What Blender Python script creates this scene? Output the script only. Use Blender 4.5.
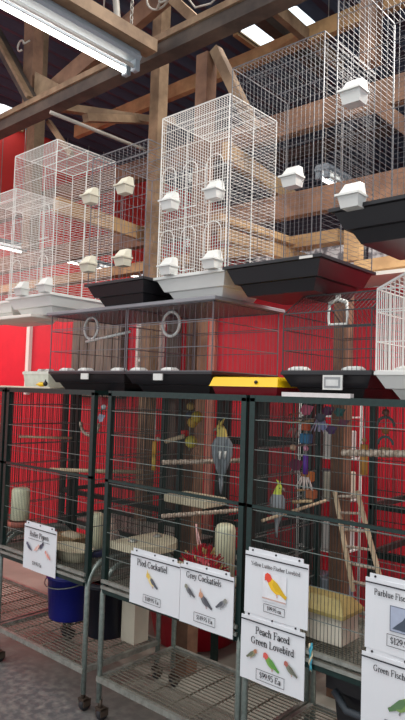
import bpy, math, random
from mathutils import Vector, Matrix
random.seed(7)
PI = math.pi
scene = bpy.context.scene
col = scene.collection
for o in list(bpy.data.objects): bpy.data.objects.remove(o)

# ------------------------------------------------------------------ camera
YAW, PITCH, ROLL, FPX, HEYE = .7272, .0536, .0315, 631.36, 1.3516
cam = bpy.data.cameras.new('camera'); camo = bpy.data.objects.new('camera', cam); col.objects.link(camo)
cam.sensor_fit = 'VERTICAL'; cam.sensor_height = 36.0; cam.lens = FPX / 720 * 36.0
cam.clip_start = .05; cam.clip_end = 100
d = Vector((-math.sin(YAW)*math.cos(PITCH), math.cos(YAW)*math.cos(PITCH), math.sin(PITCH)))
r = Vector((math.cos(YAW), math.sin(YAW), 0)); u = r.cross(d)
r2 = r*math.cos(ROLL) + u*math.sin(ROLL); u2 = u*math.cos(ROLL) - r*math.sin(ROLL)
m = Matrix((r2, u2, -d)).transposed().to_4x4(); m.translation = Vector((0, 0, HEYE))
camo.matrix_world = m
scene.camera = camo

# ------------------------------------------------------------------ light
world = bpy.data.worlds.new('world'); scene.world = world; world.use_nodes = True
bg = world.node_tree.nodes['Background']
bg.inputs[0].default_value = (.93, .96, 1.0, 1); bg.inputs[1].default_value = .95
def area(name, loc, sx, sy, power, rot=(0, 0, 0), c=(1, .96, .9)):
    l = bpy.data.lights.new(name, 'AREA'); l.shape = 'RECTANGLE'; l.size = sx; l.size_y = sy; l.energy = power; l.color = c
    o = bpy.data.objects.new(name, l); col.objects.link(o); o.location = loc; o.rotation_euler = rot
    return o
area('aisle_fill_light', (-.3, .1, 3.6), .3, 2.4, 44)  # unseen overhead light, added for general brightness
area('aisle_fill_light', (-3.4, .6, 3.6), .3, 2.0, 22)  # second unseen light added over the aisle
area('hall_fill_light', (-6.3, 1.5, 3.2), .3, 2.0, 85)  # unseen light added beside the tube row to brighten the left wall
area('roof_fill_light', (-1.7, 2.45, 4.3), .25, .9, 46)  # unseen light added high up to brighten wall and beams
area('hall_fill_light', (-.5, 2.6, 2.9), .2, .7, 48)  # unseen light added to brighten the red wall behind the cages
vs = scene.view_settings
vs.view_transform = 'Standard'; vs.look = 'None'; vs.gamma = 1.0; vs.use_curve_mapping = False
vs.exposure = 0.22

# ------------------------------------------------------------------ materials
def lin(h):
    h = h.lstrip('#'); v = [int(h[i:i+2], 16)/255 for i in (0, 2, 4)]
    return [c/12.92 if c <= .04045 else ((c+.055)/1.055)**2.4 for c in v]
def mat(name, hexc, rough=.5, metal=0.0, var=.0, scale=6.0, hex2=None, stretch=(1, 1, 1), emit=0, alpha=1.0, bump=0, trans=0, spec=.5, detail=4):
    mt = bpy.data.materials.new(name); mt.use_nodes = True
    nt = mt.node_tree; b = nt.nodes['Principled BSDF']
    c = lin(hexc)
    b.inputs['Base Color'].default_value = (*c, 1); b.inputs['Roughness'].default_value = rough; b.inputs['Metallic'].default_value = metal
    b.inputs['Specular IOR Level'].default_value = spec
    if alpha < 1: b.inputs['Alpha'].default_value = alpha
    if trans: b.inputs['Transmission Weight'].default_value = trans
    if emit:
        b.inputs['Emission Color'].default_value = (*c, 1); b.inputs['Emission Strength'].default_value = emit
    if var or hex2:
        tc = nt.nodes.new('ShaderNodeTexCoord'); mp = nt.nodes.new('ShaderNodeMapping'); mp.inputs['Scale'].default_value = stretch
        n = nt.nodes.new('ShaderNodeTexNoise'); n.inputs['Scale'].default_value = scale; n.inputs['Detail'].default_value = detail; n.inputs['Roughness'].default_value = .65
        ra = nt.nodes.new('ShaderNodeValToRGB')
        c2 = lin(hex2) if hex2 else [x*(1-var) for x in c]
        ra.color_ramp.elements[0].position = .36; ra.color_ramp.elements[1].position = .64
        ra.color_ramp.elements[0].color = (*c2, 1); ra.color_ramp.elements[1].color = (*c, 1)
        nt.links.new(tc.outputs['Object'], mp.inputs['Vector']); nt.links.new(mp.outputs[0], n.inputs['Vector'])
        nt.links.new(n.outputs[0], ra.inputs[0]); nt.links.new(ra.outputs[0], b.inputs['Base Color'])
        if bump:
            bp = nt.nodes.new('ShaderNodeBump'); bp.inputs['Strength'].default_value = bump; bp.inputs['Distance'].default_value = .01
            nt.links.new(n.outputs[0], bp.inputs['Height']); nt.links.new(bp.outputs[0], b.inputs['Normal'])
    return mt
M = {}
M['green'] = mat('hammered_dark_green', '#1d3431', .35, .25, var=.35, scale=60)
M['stand'] = mat('hammered_green_grey', '#95a19b', .36, .45, var=.3, scale=60)
M['green_wire'] = mat('green_wire', '#1f2a28', .5, .0)
M['lit_rail_wire'] = mat('grey_wire', '#74807b', .4, .4)  # horizontal wires paler than the uprights: the light they catch, put into colour
M['galv'] = mat('galvanised_steel', '#a9aca4', .42, .6, var=.35, scale=30)
M['grate'] = mat('wire_grate', '#8b877a', .45, .5)
M['litter'] = mat('litter', '#9a9d93', .9, 0, hex2='#5d625b', scale=90, detail=6)
M['white_wire'] = mat('white_wire', '#dcdcd8', .45)
M['dark_wire'] = mat('dark_grey_wire', '#5e5e62', .45, .15)
M['black_wire'] = mat('black_wire', '#3a3a3c', .45, .1)
M['grey_wire'] = mat('dim_wire', '#66666a', .45, .2)
M['white_plastic'] = mat('white_plastic', '#d8d9d5', .42, var=.06, scale=4)
M['cream_plastic'] = mat('cream_plastic', '#d2cdb9', .4, var=.06)
M['black_plastic'] = mat('black_plastic', '#1d1c20', .32, var=.2)
M['yellow_plastic'] = mat('yellow_plastic', '#f0c410', .4, var=.08)
M['red_plastic'] = mat('red_plastic', '#b0142a', .35, var=.15)
M['dark_red'] = mat('dark_red_plastic', '#7c1622', .4, var=.2)
M['blue_plastic'] = mat('blue_plastic', '#131d80', .35, var=.15)
M['navy_plastic'] = mat('black_blue_plastic', '#0d1020', .35, var=.15)
M['jar'] = mat('cloudy_jar', '#dfe0c0', .35, var=.12, scale=10)
M['seed'] = mat('seed', '#c7c06a', .7, var=.3, scale=60)
M['wood'] = mat('raw_dowel', '#c9b494', .7, var=.25, scale=14, stretch=(1, 1, 1))
M['rope'] = mat('rope', '#cdbfae', .9, hex2='#8a7663', scale=70)
M['timber'] = mat('old_timber', '#92795f', .75, hex2='#69533f', scale=5, stretch=(1, 1, 1), bump=.3)
M['timber_red'] = mat('red_brown_timber', '#82604a', .75, hex2='#5b4031', scale=5, bump=.3)
M['timber_dark'] = mat('dark_timber', '#554940', .8, hex2='#38302c', scale=5, bump=.3)
M['timber_pale'] = mat('pale_pine', '#b9976b', .7, hex2='#957450', scale=5, bump=.2)
M['plank'] = mat('weathered_plank', '#807468', .85, hex2='#574e46', scale=6, stretch=(4, 4, .6), bump=.3)
M['red_wall'] = mat('red_paint', '#dc1b32', .5, var=.18, scale=2.2)
M['red_far'] = mat('red_far_paint', '#ee3d36', .6, var=.12, scale=2)
M['trim'] = mat('white_trim', '#e8e2da', .5, var=.05)
M['roof'] = mat('roof_sheet', '#474e60', .7, var=.3, scale=2, stretch=(6, .6, 1))
M['soffit'] = mat('painted_board', '#ded8cf', .7, var=.08)
M['tube'] = mat('lit_tube', '#fffaf0', .3, emit=6)
M['tube_off'] = mat('unlit_tube', '#d8dcd8', .3)
M['fixture'] = mat('fixture_enamel', '#87929b', .4, var=.06)
M['sky_panel'] = mat('daylight_sheet', '#e2eef2', .4, emit=1.6)
M['pipe'] = mat('grey_pipe', '#a7a198', .5, var=.2)
M['paper'] = mat('laminated_paper', '#dcdfe3', .3, var=.03, scale=3)
M['ink'] = mat('black_ink', '#23242c', .6)
M['rubber'] = mat('rubber', '#26262a', .6)
M['brass'] = mat('dark_steel', '#50453c', .5, .5)
M['card'] = mat('cardboard', '#d7cdb8', .8, var=.12)
M['wicker'] = mat('woven_wicker', '#b99d74', .8, hex2='#7d6544', scale=60)
M['nest'] = mat('pressed_paper', '#c8bfa4', .85, var=.2, scale=20)
M['gold'] = mat('yellow_film', '#bfae70', .4, var=.25, scale=20)
M['smoke'] = mat('smoky_acrylic', '#3c3c44', .15, alpha=.55)
M['cloth'] = mat('cream_bag', '#e2dccb', .8, var=.1)
def C_(h): 
    k = 'c'+h
    if k not in M: M[k] = mat('colour_'+h.strip('#'), h, .55, var=.12, scale=30)
    return M[k]

# floor: worn concrete, darker towards the aisle
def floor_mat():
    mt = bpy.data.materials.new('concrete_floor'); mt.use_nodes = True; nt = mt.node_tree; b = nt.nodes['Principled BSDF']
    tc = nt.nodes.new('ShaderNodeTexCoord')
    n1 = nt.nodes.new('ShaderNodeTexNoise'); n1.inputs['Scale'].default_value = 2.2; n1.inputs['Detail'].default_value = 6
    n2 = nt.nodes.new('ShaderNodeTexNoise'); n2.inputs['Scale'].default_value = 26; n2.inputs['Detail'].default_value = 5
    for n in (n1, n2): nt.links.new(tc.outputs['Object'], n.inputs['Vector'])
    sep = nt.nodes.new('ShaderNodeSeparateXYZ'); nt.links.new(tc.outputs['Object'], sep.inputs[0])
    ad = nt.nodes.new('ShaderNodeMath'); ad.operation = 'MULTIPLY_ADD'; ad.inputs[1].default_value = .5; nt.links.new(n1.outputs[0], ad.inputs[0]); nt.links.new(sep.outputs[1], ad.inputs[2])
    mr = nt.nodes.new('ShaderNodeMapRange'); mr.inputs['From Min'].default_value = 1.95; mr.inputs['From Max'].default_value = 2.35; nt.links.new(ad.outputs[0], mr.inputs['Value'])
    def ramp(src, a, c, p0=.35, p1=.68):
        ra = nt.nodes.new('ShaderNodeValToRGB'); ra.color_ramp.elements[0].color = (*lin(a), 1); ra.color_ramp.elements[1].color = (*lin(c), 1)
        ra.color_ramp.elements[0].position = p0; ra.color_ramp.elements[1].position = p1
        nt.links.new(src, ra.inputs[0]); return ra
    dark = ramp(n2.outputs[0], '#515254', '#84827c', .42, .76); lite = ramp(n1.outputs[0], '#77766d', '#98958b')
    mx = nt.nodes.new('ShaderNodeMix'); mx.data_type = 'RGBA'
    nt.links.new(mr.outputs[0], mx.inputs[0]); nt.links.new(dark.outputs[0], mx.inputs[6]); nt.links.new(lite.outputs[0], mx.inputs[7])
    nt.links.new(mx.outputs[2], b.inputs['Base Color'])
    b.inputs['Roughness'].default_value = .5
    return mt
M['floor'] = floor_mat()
def mottle_mat():
    mt = bpy.data.materials.new('mottled_paper'); mt.use_nodes = True; nt = mt.node_tree; b = nt.nodes['Principled BSDF']
    tc = nt.nodes.new('ShaderNodeTexCoord'); n = nt.nodes.new('ShaderNodeTexNoise'); n.inputs['Scale'].default_value = 14; n.inputs['Detail'].default_value = 3
    ra = nt.nodes.new('ShaderNodeValToRGB'); ra.color_ramp.elements[0].position = .45; ra.color_ramp.elements[1].position = .55
    ra.color_ramp.elements[0].color = (*lin('#77767a'), 1); ra.color_ramp.elements[1].color = (*lin('#d5d6d6'), 1)
    nt.links.new(tc.outputs['Object'], n.inputs['Vector']); nt.links.new(n.outputs[0], ra.inputs[0]); nt.links.new(ra.outputs[0], b.inputs['Base Color'])
    b.inputs['Roughness'].default_value = .8
    return mt
M['mottle'] = mottle_mat()

# ------------------------------------------------------------------ mesh builder
class MB:
    def __init__(s): s.v = []; s.f = []; s.mi = []; s.smooth = []
    def add(s, vs, fs, mi=0, sm=False):
        o = len(s.v); s.v += [tuple(x) for x in vs]
        for f in fs: s.f.append(tuple(i+o for i in f)); s.mi.append(mi); s.smooth.append(sm)
        return s
    def box(s, x0, x1, y0, y1, z0, z1, mi=0):
        vs = [(x, y, z) for z in (z0, z1) for y in (y0, y1) for x in (x0, x1)]
        return s.add(vs, [(0, 2, 3, 1), (4, 5, 7, 6), (0, 1, 5, 4), (2, 6, 7, 3), (0, 4, 6, 2), (1, 3, 7, 5)], mi)
    def bevel_box(s, x0, x1, y0, y1, z0, z1, b=.004, mi=0):
        rings = [(z0, b), (z0+b, 0), (z1-b, 0), (z1, b)]
        return s.rects([(z, x0+e, x1-e, y0+e, y1-e) for z, e in rings], mi=mi)
    def rects(s, rs, cap0=True, cap1=True, mi=0, ch=0):
        vs = []; 
        for z, x0, x1, y0, y1 in rs: vs += [(x0, y0, z), (x1, y0, z), (x1, y1, z), (x0, y1, z)]
        fs = []
        for k in range(len(rs)-1):
            a = 4*k; b = a+4
            for i in range(4):
                j = (i+1) % 4; fs.append((a+i, a+j, b+j, b+i))
        if cap0: fs.append((3, 2, 1, 0))
        if cap1: n = 4*(len(rs)-1); fs.append((n, n+1, n+2, n+3))
        return s.add(vs, fs, mi)
    def bar(s, p, q, w, h=None, n=4, mi=0, up=None, caps=True):
        """straight bar p->q; n=4: w wide x h high, else round of diameter w"""
        p = Vector(p); q = Vector(q); d = (q-p)
        if d.length < 1e-6: return s
        d.normalize(); upv = Vector(up) if up else (Vector((0, 0, 1)) if abs(d.z) < .9 else Vector((0, 1, 0)))
        a = d.cross(upv).normalized(); b = a.cross(d).normalized(); vs = []
        h = h if h is not None else w
        for c in (p, q):
            for k in range(n):
                if n == 4: sx, sz = ((-1, -1), (1, -1), (1, 1), (-1, 1))[k]; vs.append(c+a*sx*w/2+b*sz*h/2)
                else: t = 2*PI*k/n; vs.append(c+a*math.cos(t)*w/2+b*math.sin(t)*h/2)
        fs = [(k, (k+1) % n, n+(k+1) % n, n+k) for k in range(n)]
        if caps: fs += [tuple(range(n-1, -1, -1)), tuple(range(n, 2*n))]
        return s.add(vs, fs, mi, n > 4)
    def tube(s, pts, rad, n=8, mi=0, closed=False, caps=True):
        pts = [Vector(p) for p in pts]; N = len(pts); rads = rad if isinstance(rad, (list, tuple)) else [rad]*N
        vs = []; pa = None
        for i, p in enumerate(pts):
            if closed: t = pts[(i+1) % N]-pts[i-1]
            else: t = pts[min(i+1, N-1)]-pts[max(i-1, 0)]
            t.normalize()
            if pa is None:
                ref = Vector((0, 0, 1)) if abs(t.z) < .9 else Vector((0, 1, 0)); pa = t.cross(ref).normalized()
            else:
                pa = (pa-t*pa.dot(t)).normalized()
            pb = t.cross(pa)
            for k in range(n): a = 2*PI*k/n; vs.append(p+(pa*math.cos(a)+pb*math.sin(a))*rads[i])
        fs = []
        for i in range(N if closed else N-1):
            j = (i+1) % N
            for k in range(n): l = (k+1) % n; fs.append((i*n+k, i*n+l, j*n+l, j*n+k))
        if caps and not closed: fs += [tuple(range(n-1, -1, -1)), tuple(range((N-1)*n, N*n))]
        return s.add(vs, fs, mi, True)
    def lathe(s, prof, c=(0, 0, 0), n=20, mi=0, sx=1, sy=1):
        vs = []; fs = []
        for rr, z in prof:
            for k in range(n): a = 2*PI*k/n; vs.append((c[0]+rr*sx*math.cos(a), c[1]+rr*sy*math.sin(a), c[2]+z))
        for i in range(len(prof)-1):
            for k in range(n): l = (k+1) % n; fs.append((i*n+k, i*n+l, (i+1)*n+l, (i+1)*n+k))
        fs += [tuple(range(n-1, -1, -1)), tuple(range((len(prof)-1)*n, len(prof)*n))]
        return s.add(vs, fs, mi, True)
    def ball(s, c, rx, ry=None, rz=None, mi=0, n=10, m=7):
        ry = ry or rx; rz = rz or rx
        return s.lathe([(max(.02, math.sin(PI*i/m))*rx, -math.cos(PI*i/m)*rz) for i in range(m+1)], c, n, mi, 1, ry/rx)
    def poly(s, pts, mi=0): return s.add(pts, [tuple(range(len(pts)))], mi)
    def build(s, name, mats, parent=None):
        me = bpy.data.meshes.new(name); me.from_pydata(s.v, [], s.f)
        if not isinstance(mats, (list, tuple)): mats = [mats]
        for x in mats: me.materials.append(x)
        me.polygons.foreach_set('material_index', s.mi); me.polygons.foreach_set('use_smooth', s.smooth); me.update()
        o = bpy.data.objects.new(name, me); col.objects.link(o)
        if parent: o.parent = parent
        return o
def thing(name, label, cat, loc=(0, 0, 0), rz=0, group=None):
    o = bpy.data.objects.new(name, None); col.objects.link(o); o.empty_display_size = .05
    o.location = loc; o.rotation_euler = (0, 0, rz); return tag(o, label, cat, group)
def tag(o, label, cat, group=None, kind=None):
    o['label'] = label; o['category'] = cat
    if group: o['group'] = group
    if kind: o['kind'] = kind
    return o
def struct(o): o['kind'] = 'structure'; return o
def place(o, loc, rz=0): o.location = loc; o.rotation_euler = (0, 0, rz); return o
def copy_tree(o, parent=None):
    c = o.copy(); col.objects.link(c)
    if parent: c.parent = parent
    for ch in [x for x in bpy.data.objects if x.parent == o]: copy_tree(ch, c)
    return c

# ================================================================== SETTING
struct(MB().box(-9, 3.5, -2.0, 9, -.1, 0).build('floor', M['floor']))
struct(MB().box(-6.94, 1.6, 3.0, 3.06, 0, 1.93).build('wall_back', M['red_wall']))
struct(MB().box(-7.0, -6.94, -1.5, 9, 0, 4.62).build('wall_left', M['red_far']))
struct(MB().box(-6.94, 3.5, 8.9, 9.0, 0, 4.6).build('wall_far', C_('#4a4b57')))
# roof: corrugated sheets with two daylight openings
def roof():
    z0 = 4.6; b2 = MB(); pitch = .2; n = int(12.5/(pitch/4))
    bands = [(1.0, 3.7, ()), (3.7, 4.22, ((-6.88, -6.45),)), (4.22, 4.24, ()), (4.24, 4.60, ((-3.44, -3.29), (-3.03, -2.86))), (4.60, 9.0, ())]
    for y0, y1, holes in bands:
        for i in range(n):
            xa = -9+i*pitch/4; xb = xa+pitch/4
            if any(h[0] <= (xa+xb)/2 <= h[1] for h in holes): continue
            za = z0+.02*math.sin(2*PI*xa/pitch); zb = z0+.02*math.sin(2*PI*xb/pitch)
            b2.add([(xa, y0, za), (xb, y0, zb), (xb, y1, zb), (xa, y1, za)], [(0, 1, 2, 3)], 0, True)
    return b2.build('ceiling', M['roof'])
struct(roof())
for i, (xa, xb, ya, yb) in enumerate(((-3.46, -3.27, 4.23, 4.62), (-3.05, -2.84, 4.23, 4.62), (-6.88, -6.42, 3.68, 4.24))):
    w = struct(MB().box(xa-.03, xb+.03, ya, yb, 4.635, 4.645).build('window_%d' % (i+1), M['sky_panel']))
    MB().box(xa-.06, xa-.01, ya, yb, 4.56, 4.61).build('window_frame', M['timber_pale'], w)
# details of the red partition
struct(MB().box(-2.60, -2.55, 2.975, 3.0, .0, 1.93).build('trim_1', mat('pink_trim', '#d9907c', .6, var=.15)))
struct(MB().box(-4.635, -4.59, 2.97, 3.0, 1.3, 1.93).build('trim_2', M['trim']))
struct(MB().box(-2.62, -1.0, 2.72, 3.0, 1.932, 1.95).build('trim_3', M['soffit']))
dr = struct(MB().box(-3.96, -3.38, 2.955, 3.0, 1.3, 1.95).build('door_1', M['timber_dark']))
b = MB()
for i in range(6): b.box(-3.95+i*.095, -3.95+i*.095+.086, 2.935, 2.955, 1.31, 1.94)
b.build('door_plank', M['plank'], dr)
w3 = struct(MB().box(-3.25, -3.01, 2.985, 3.0, 1.44, 1.93).build('window_4', C_('#59585c')))
b = MB()
for x in (-3.255, -3.025): b.box(x, x+.025, 2.955, 2.985, 1.44, 1.93)
for z in (1.44, 1.5, 1.56, 1.8, 1.90): b.box(-3.23, -3.02, 2.96, 2.985, z, z+.02)
b.box(-3.14, -3.115, 2.955, 2.985, 1.56, 1.86)
b.build('window_frame', M['trim'], w3)
MB().box(-3.20, -3.06, 2.95, 2.96, 1.66, 1.69).box(-3.20, -3.18, 2.95, 2.96, 1.66, 1.74).build('window_latch', M['galv'], w3)
# printed panels stacked high beyond the partition
struct(MB().box(-3.4, -2.35, 4.5, 4.56, 1.5, 2.62).build('trim_4', M['mottle']))
struct(MB().box(-2.3, -1.2, 4.5, 4.56, 1.5, 2.6).build('trim_5', M['mottle']))

# timbers ------------------------------------------------------------
def timber(name, p, q, w, h, mt, label=None, up=None):
    o = MB().bar(p, q, w, h, 4, 0, up).build(name, M[mt])
    if label: tag(o, label, 'timber')
    o['kind'] = 'structure'; return o
timber('tie_beam', (-5.6, 2.27, 3.155), (1.2, 2.27, 3.155), .09, .07, 'timber_dark')  # dark timber paints the shaded lower side of the beam
timber('tie_beam', (-5.6, 2.24, 3.208), (1.2, 2.24, 3.208), .06, .035, 'timber')  # same beam: paler strip paints the light along its top
timber('post', (-2.11, 2.32, 0), (-2.10, 2.32, 3.07), .075, .075, 'timber_red')
timber('post', (-3.04, 2.88, 0), (-3.03, 2.88, 4.58), .085, .085, 'timber')
timber('post', (-2.86, 2.93, 0), (-2.86, 2.93, 1.93), .10, .04, 'timber_dark')
timber('post', (-4.53, 2.9, 2.5), (-4.53, 2.9, 4.58), .11, .10, 'timber')
timber('post', (-3.70, 2.33, 3.2), (-3.74, 2.33, 4.58), .115, .08, 'timber_red')
timber('post', (-1.47, 2.64, 0), (-1.47, 2.64, 1.98), .065, .07, 'timber_red')
timber('post', (-1.345, 2.62, 2.9), (-1.335, 2.62, 4.58), .075, .075, 'timber_red')
timber('brace', (-2.04, 2.32, 3.08), (-1.78, 2.32, 2.60), .05, .05, 'timber')
timber('brace', (-2.13, 2.33, 3.23), (-2.5, 2.33, 3.62), .05, .05, 'timber')
timber('brace', (-3.58, 2.28, 3.22), (-4.45, 2.28, 4.3), .06, .085, 'timber_dark')
timber('brace', (-3.55, 2.22, 3.24), (-4.42, 2.22, 4.33), .05, .02, 'timber')
timber('brace', (-3.65, 2.36, 3.30), (-2.2, 2.36, 3.62), .05, .12, 'timber_red')
timber('brace', (-3.6, 2.40, 3.27), (-3.17, 3.05, 3.27), .05, .05, 'timber')
timber('brace', (-3.22, 2.42, 3.09), (-3.31, 3.3, 3.40), .05, .05, 'timber')
timber('brace', (-3.60, 2.40, 3.16), (-3.32, 2.40, 2.86), .03, .03, 'timber')
b = MB(); b.add([(-3.62, 2.29, 3.21), (-3.2, 2.29, 3.21), (-3.62, 2.29, 3.47), (-3.62, 2.32, 3.21), (-3.2, 2.32, 3.21), (-3.62, 2.32, 3.47)], [(0, 1, 2), (5, 4, 3), (0, 3, 4, 1), (1, 4, 5, 2), (2, 5, 3, 0)])
b.build('gusset_plate', M['timber'])['kind'] = 'structure'
timber('tie_beam', (-5.6, 3.0, 2.93), (1.0, 3.0, 2.94), .07, .14, 'timber_red')
timber('tie_beam', (-5.6, 3.04, 2.46), (1.0, 3.04, 2.46), .07, .14, 'timber_red')
timber('tie_beam', (-5.6, 3.16, 2.27), (-1.78, 3.16, 2.27), .10, .07, 'timber_pale')
timber('joist', (-2.36, 2.80, 2.79), (-2.55, 3.80, 2.79), .05, .11, 'timber_pale')
timber('joist', (-2.14, 2.52, 2.2), (-2.12, 3.30, 2.2), .05, .07, 'timber_pale')
timber('joist', (-2.12, 2.45, 2.27), (-2.08, 3.30, 2.27), .06, .04, 'timber_pale')
timber('joist', (-3.11, 2.15, 2.44), (-3.21, 2.95, 2.44), .05, .09, 'timber_pale')
timber('joist', (-1.62, 3.0, 2.08), (-1.62, 3.0, 2.38), .09, .05, 'timber_pale')
timber('joist', (-1.57, 2.96, 2.03), (-1.0, 2.96, 2.04), .09, .06, 'timber_pale')
timber('joist', (-1.30, 2.6, 2.69), (-.98, 2.6, 2.37), .05, .06, 'timber_red')
timber('purlin', (-5.5, 4.02, 4.12), (1.0, 4.0, 4.13), .06, .13, 'timber_pale')
timber('purlin', (-5.5, 6.0, 4.15), (1.0, 6.0, 4.15), .06, .13, 'timber_dark')
timber('rafter', (-2.82, 3.25, 4.26), (-2.86, 4.7, 4.22), .09, .10, 'timber_dark')
timber('rafter', (-2.56, 3.25, 4.11), (-2.60, 4.55, 4.11), .05, .10, 'timber')
o = MB().tube([(-3.18, 2.13, 3.01), (-3.15, 3.0, 3.01)], .012).build('conduit_pipe', M['pipe']); tag(o, 'long pale conduit pipe running back under the left roof beams', 'pipe')
o = MB().tube([(-2.64, 2.2, 3.13), (-2.66, 2.2, 3.35), (-2.73, 2.2, 3.75), (-2.74, 2.2, 4.58)], .019).build('drop_pipe', M['pipe']); tag(o, 'grey pipe dropping from the roof beside the near tube light', 'pipe')
b = MB()
for i in range(48):
    z = 3.22+i*.028
    b.tube([( -2.555+.009*math.cos(t) if i % 2 else -2.555, 2.2+(0 if i % 2 else .009*math.cos(t)), z+.018*math.sin(t)) for t in [k*PI/4 for k in range(8)]], .003, 5, closed=True)
tag(b.build('light_chain', M['pipe']), 'steel link chain hanging from the roof by the near tube light', 'chain')
b = MB()
for j in range(3):
    pts = [(-2.30+.12*math.sin(j*2+t*5)+j*.05, 2.20+.02*math.cos(t*9+j), 3.42+.05*math.sin(t*6.5+j*1.7)) for t in [k/24 for k in range(25)]]
    b.tube(pts, .006, 5)
b.tube([(-2.15, 2.18, 3.36), (-2.06, 2.18, 3.24), (-1.96, 2.18, 3.22), (-1.88, 2.18, 3.25), (-1.86, 2.18, 3.45), (-1.86, 2.18, 3.8)], .005, 5)
tag(b.build('electric_cable', M['pipe']), 'loose bundle of electric cable looped over the main roof beam', 'cable')
b = MB().tube([(-3.66+.035*math.cos(t), 2.2, 3.62+.035*math.sin(t)) for t in [k*PI/8 for k in range(14)]], .007, 6).tube([(-3.66+.035, 2.2, 3.62), (-3.62, 2.24, 3.66)], .006, 6)
tag(b.build('beam_hook', M['pipe']), 'small open steel hook on the timber at upper left', 'hook')

# lamps --------------------------------------------------------------
def tube_lamp(label, x, y0, y1, z, tw=.038, board=False, both=False):
    t = thing('tube_light', label, 'light', (x, y0, z), 0, 'fluorescent tube lights')
    L = y1-y0
    b = MB(); b.rects([(.035, -.02, .09, 0, L), (.05, -.03, .10, 0, L), (.085, -.015, .085, 0, L)]); b.build('housing', M['fixture'], t)
    MB().tube([(0, .03, 0), (0, L-.03, 0)], tw/2, 10).build('tube', M['tube'], t)
    for y in (.0, L-.03):
        for xo in (0, .07): MB().bevel_box(xo-.018, xo+.018, y, y+.03, -.025, .045, .005).build('tube_holder', M['fixture'], t)
    for y in (L*.15, L*.85): MB().tube([(.035, y, .088), (.035, y, 4.6-z)], .004, 6).build('hanger', M['pipe'], t)
    MB().tube([(.07, .03, 0), (.07, L-.03, 0)], .010, 8).build('spare_tube', M['tube'] if both else M['tube_off'], t)
    if board: MB().box(.06, .15, -.05, L+.06, .086, .15).build('mounting_board', M['timber'], t)
    return t
tube_lamp('large bright tube light on a timber board, nearest the camera', -2.47, .75, 2.12, 3.02, .028, board=True)
tube_lamp('tube light seen through the black cages at right', -2.47, 4.0, 4.34, 3.0, .03)
for y0, y1, lb in ((3.76, 4.18, 'far tube light at the left edge, behind the tall white cage'), (4.66, 5.14, 'far tube light just right of the left tall white cage'), (5.25, 5.73, 'far tube light between the two others behind the grey wire cage'), (5.79, 6.39, 'far tube light touching the left side of the central tall white cage')):
    tube_lamp(lb, -6.68, y0, y1, 3.0, .036)

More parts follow.
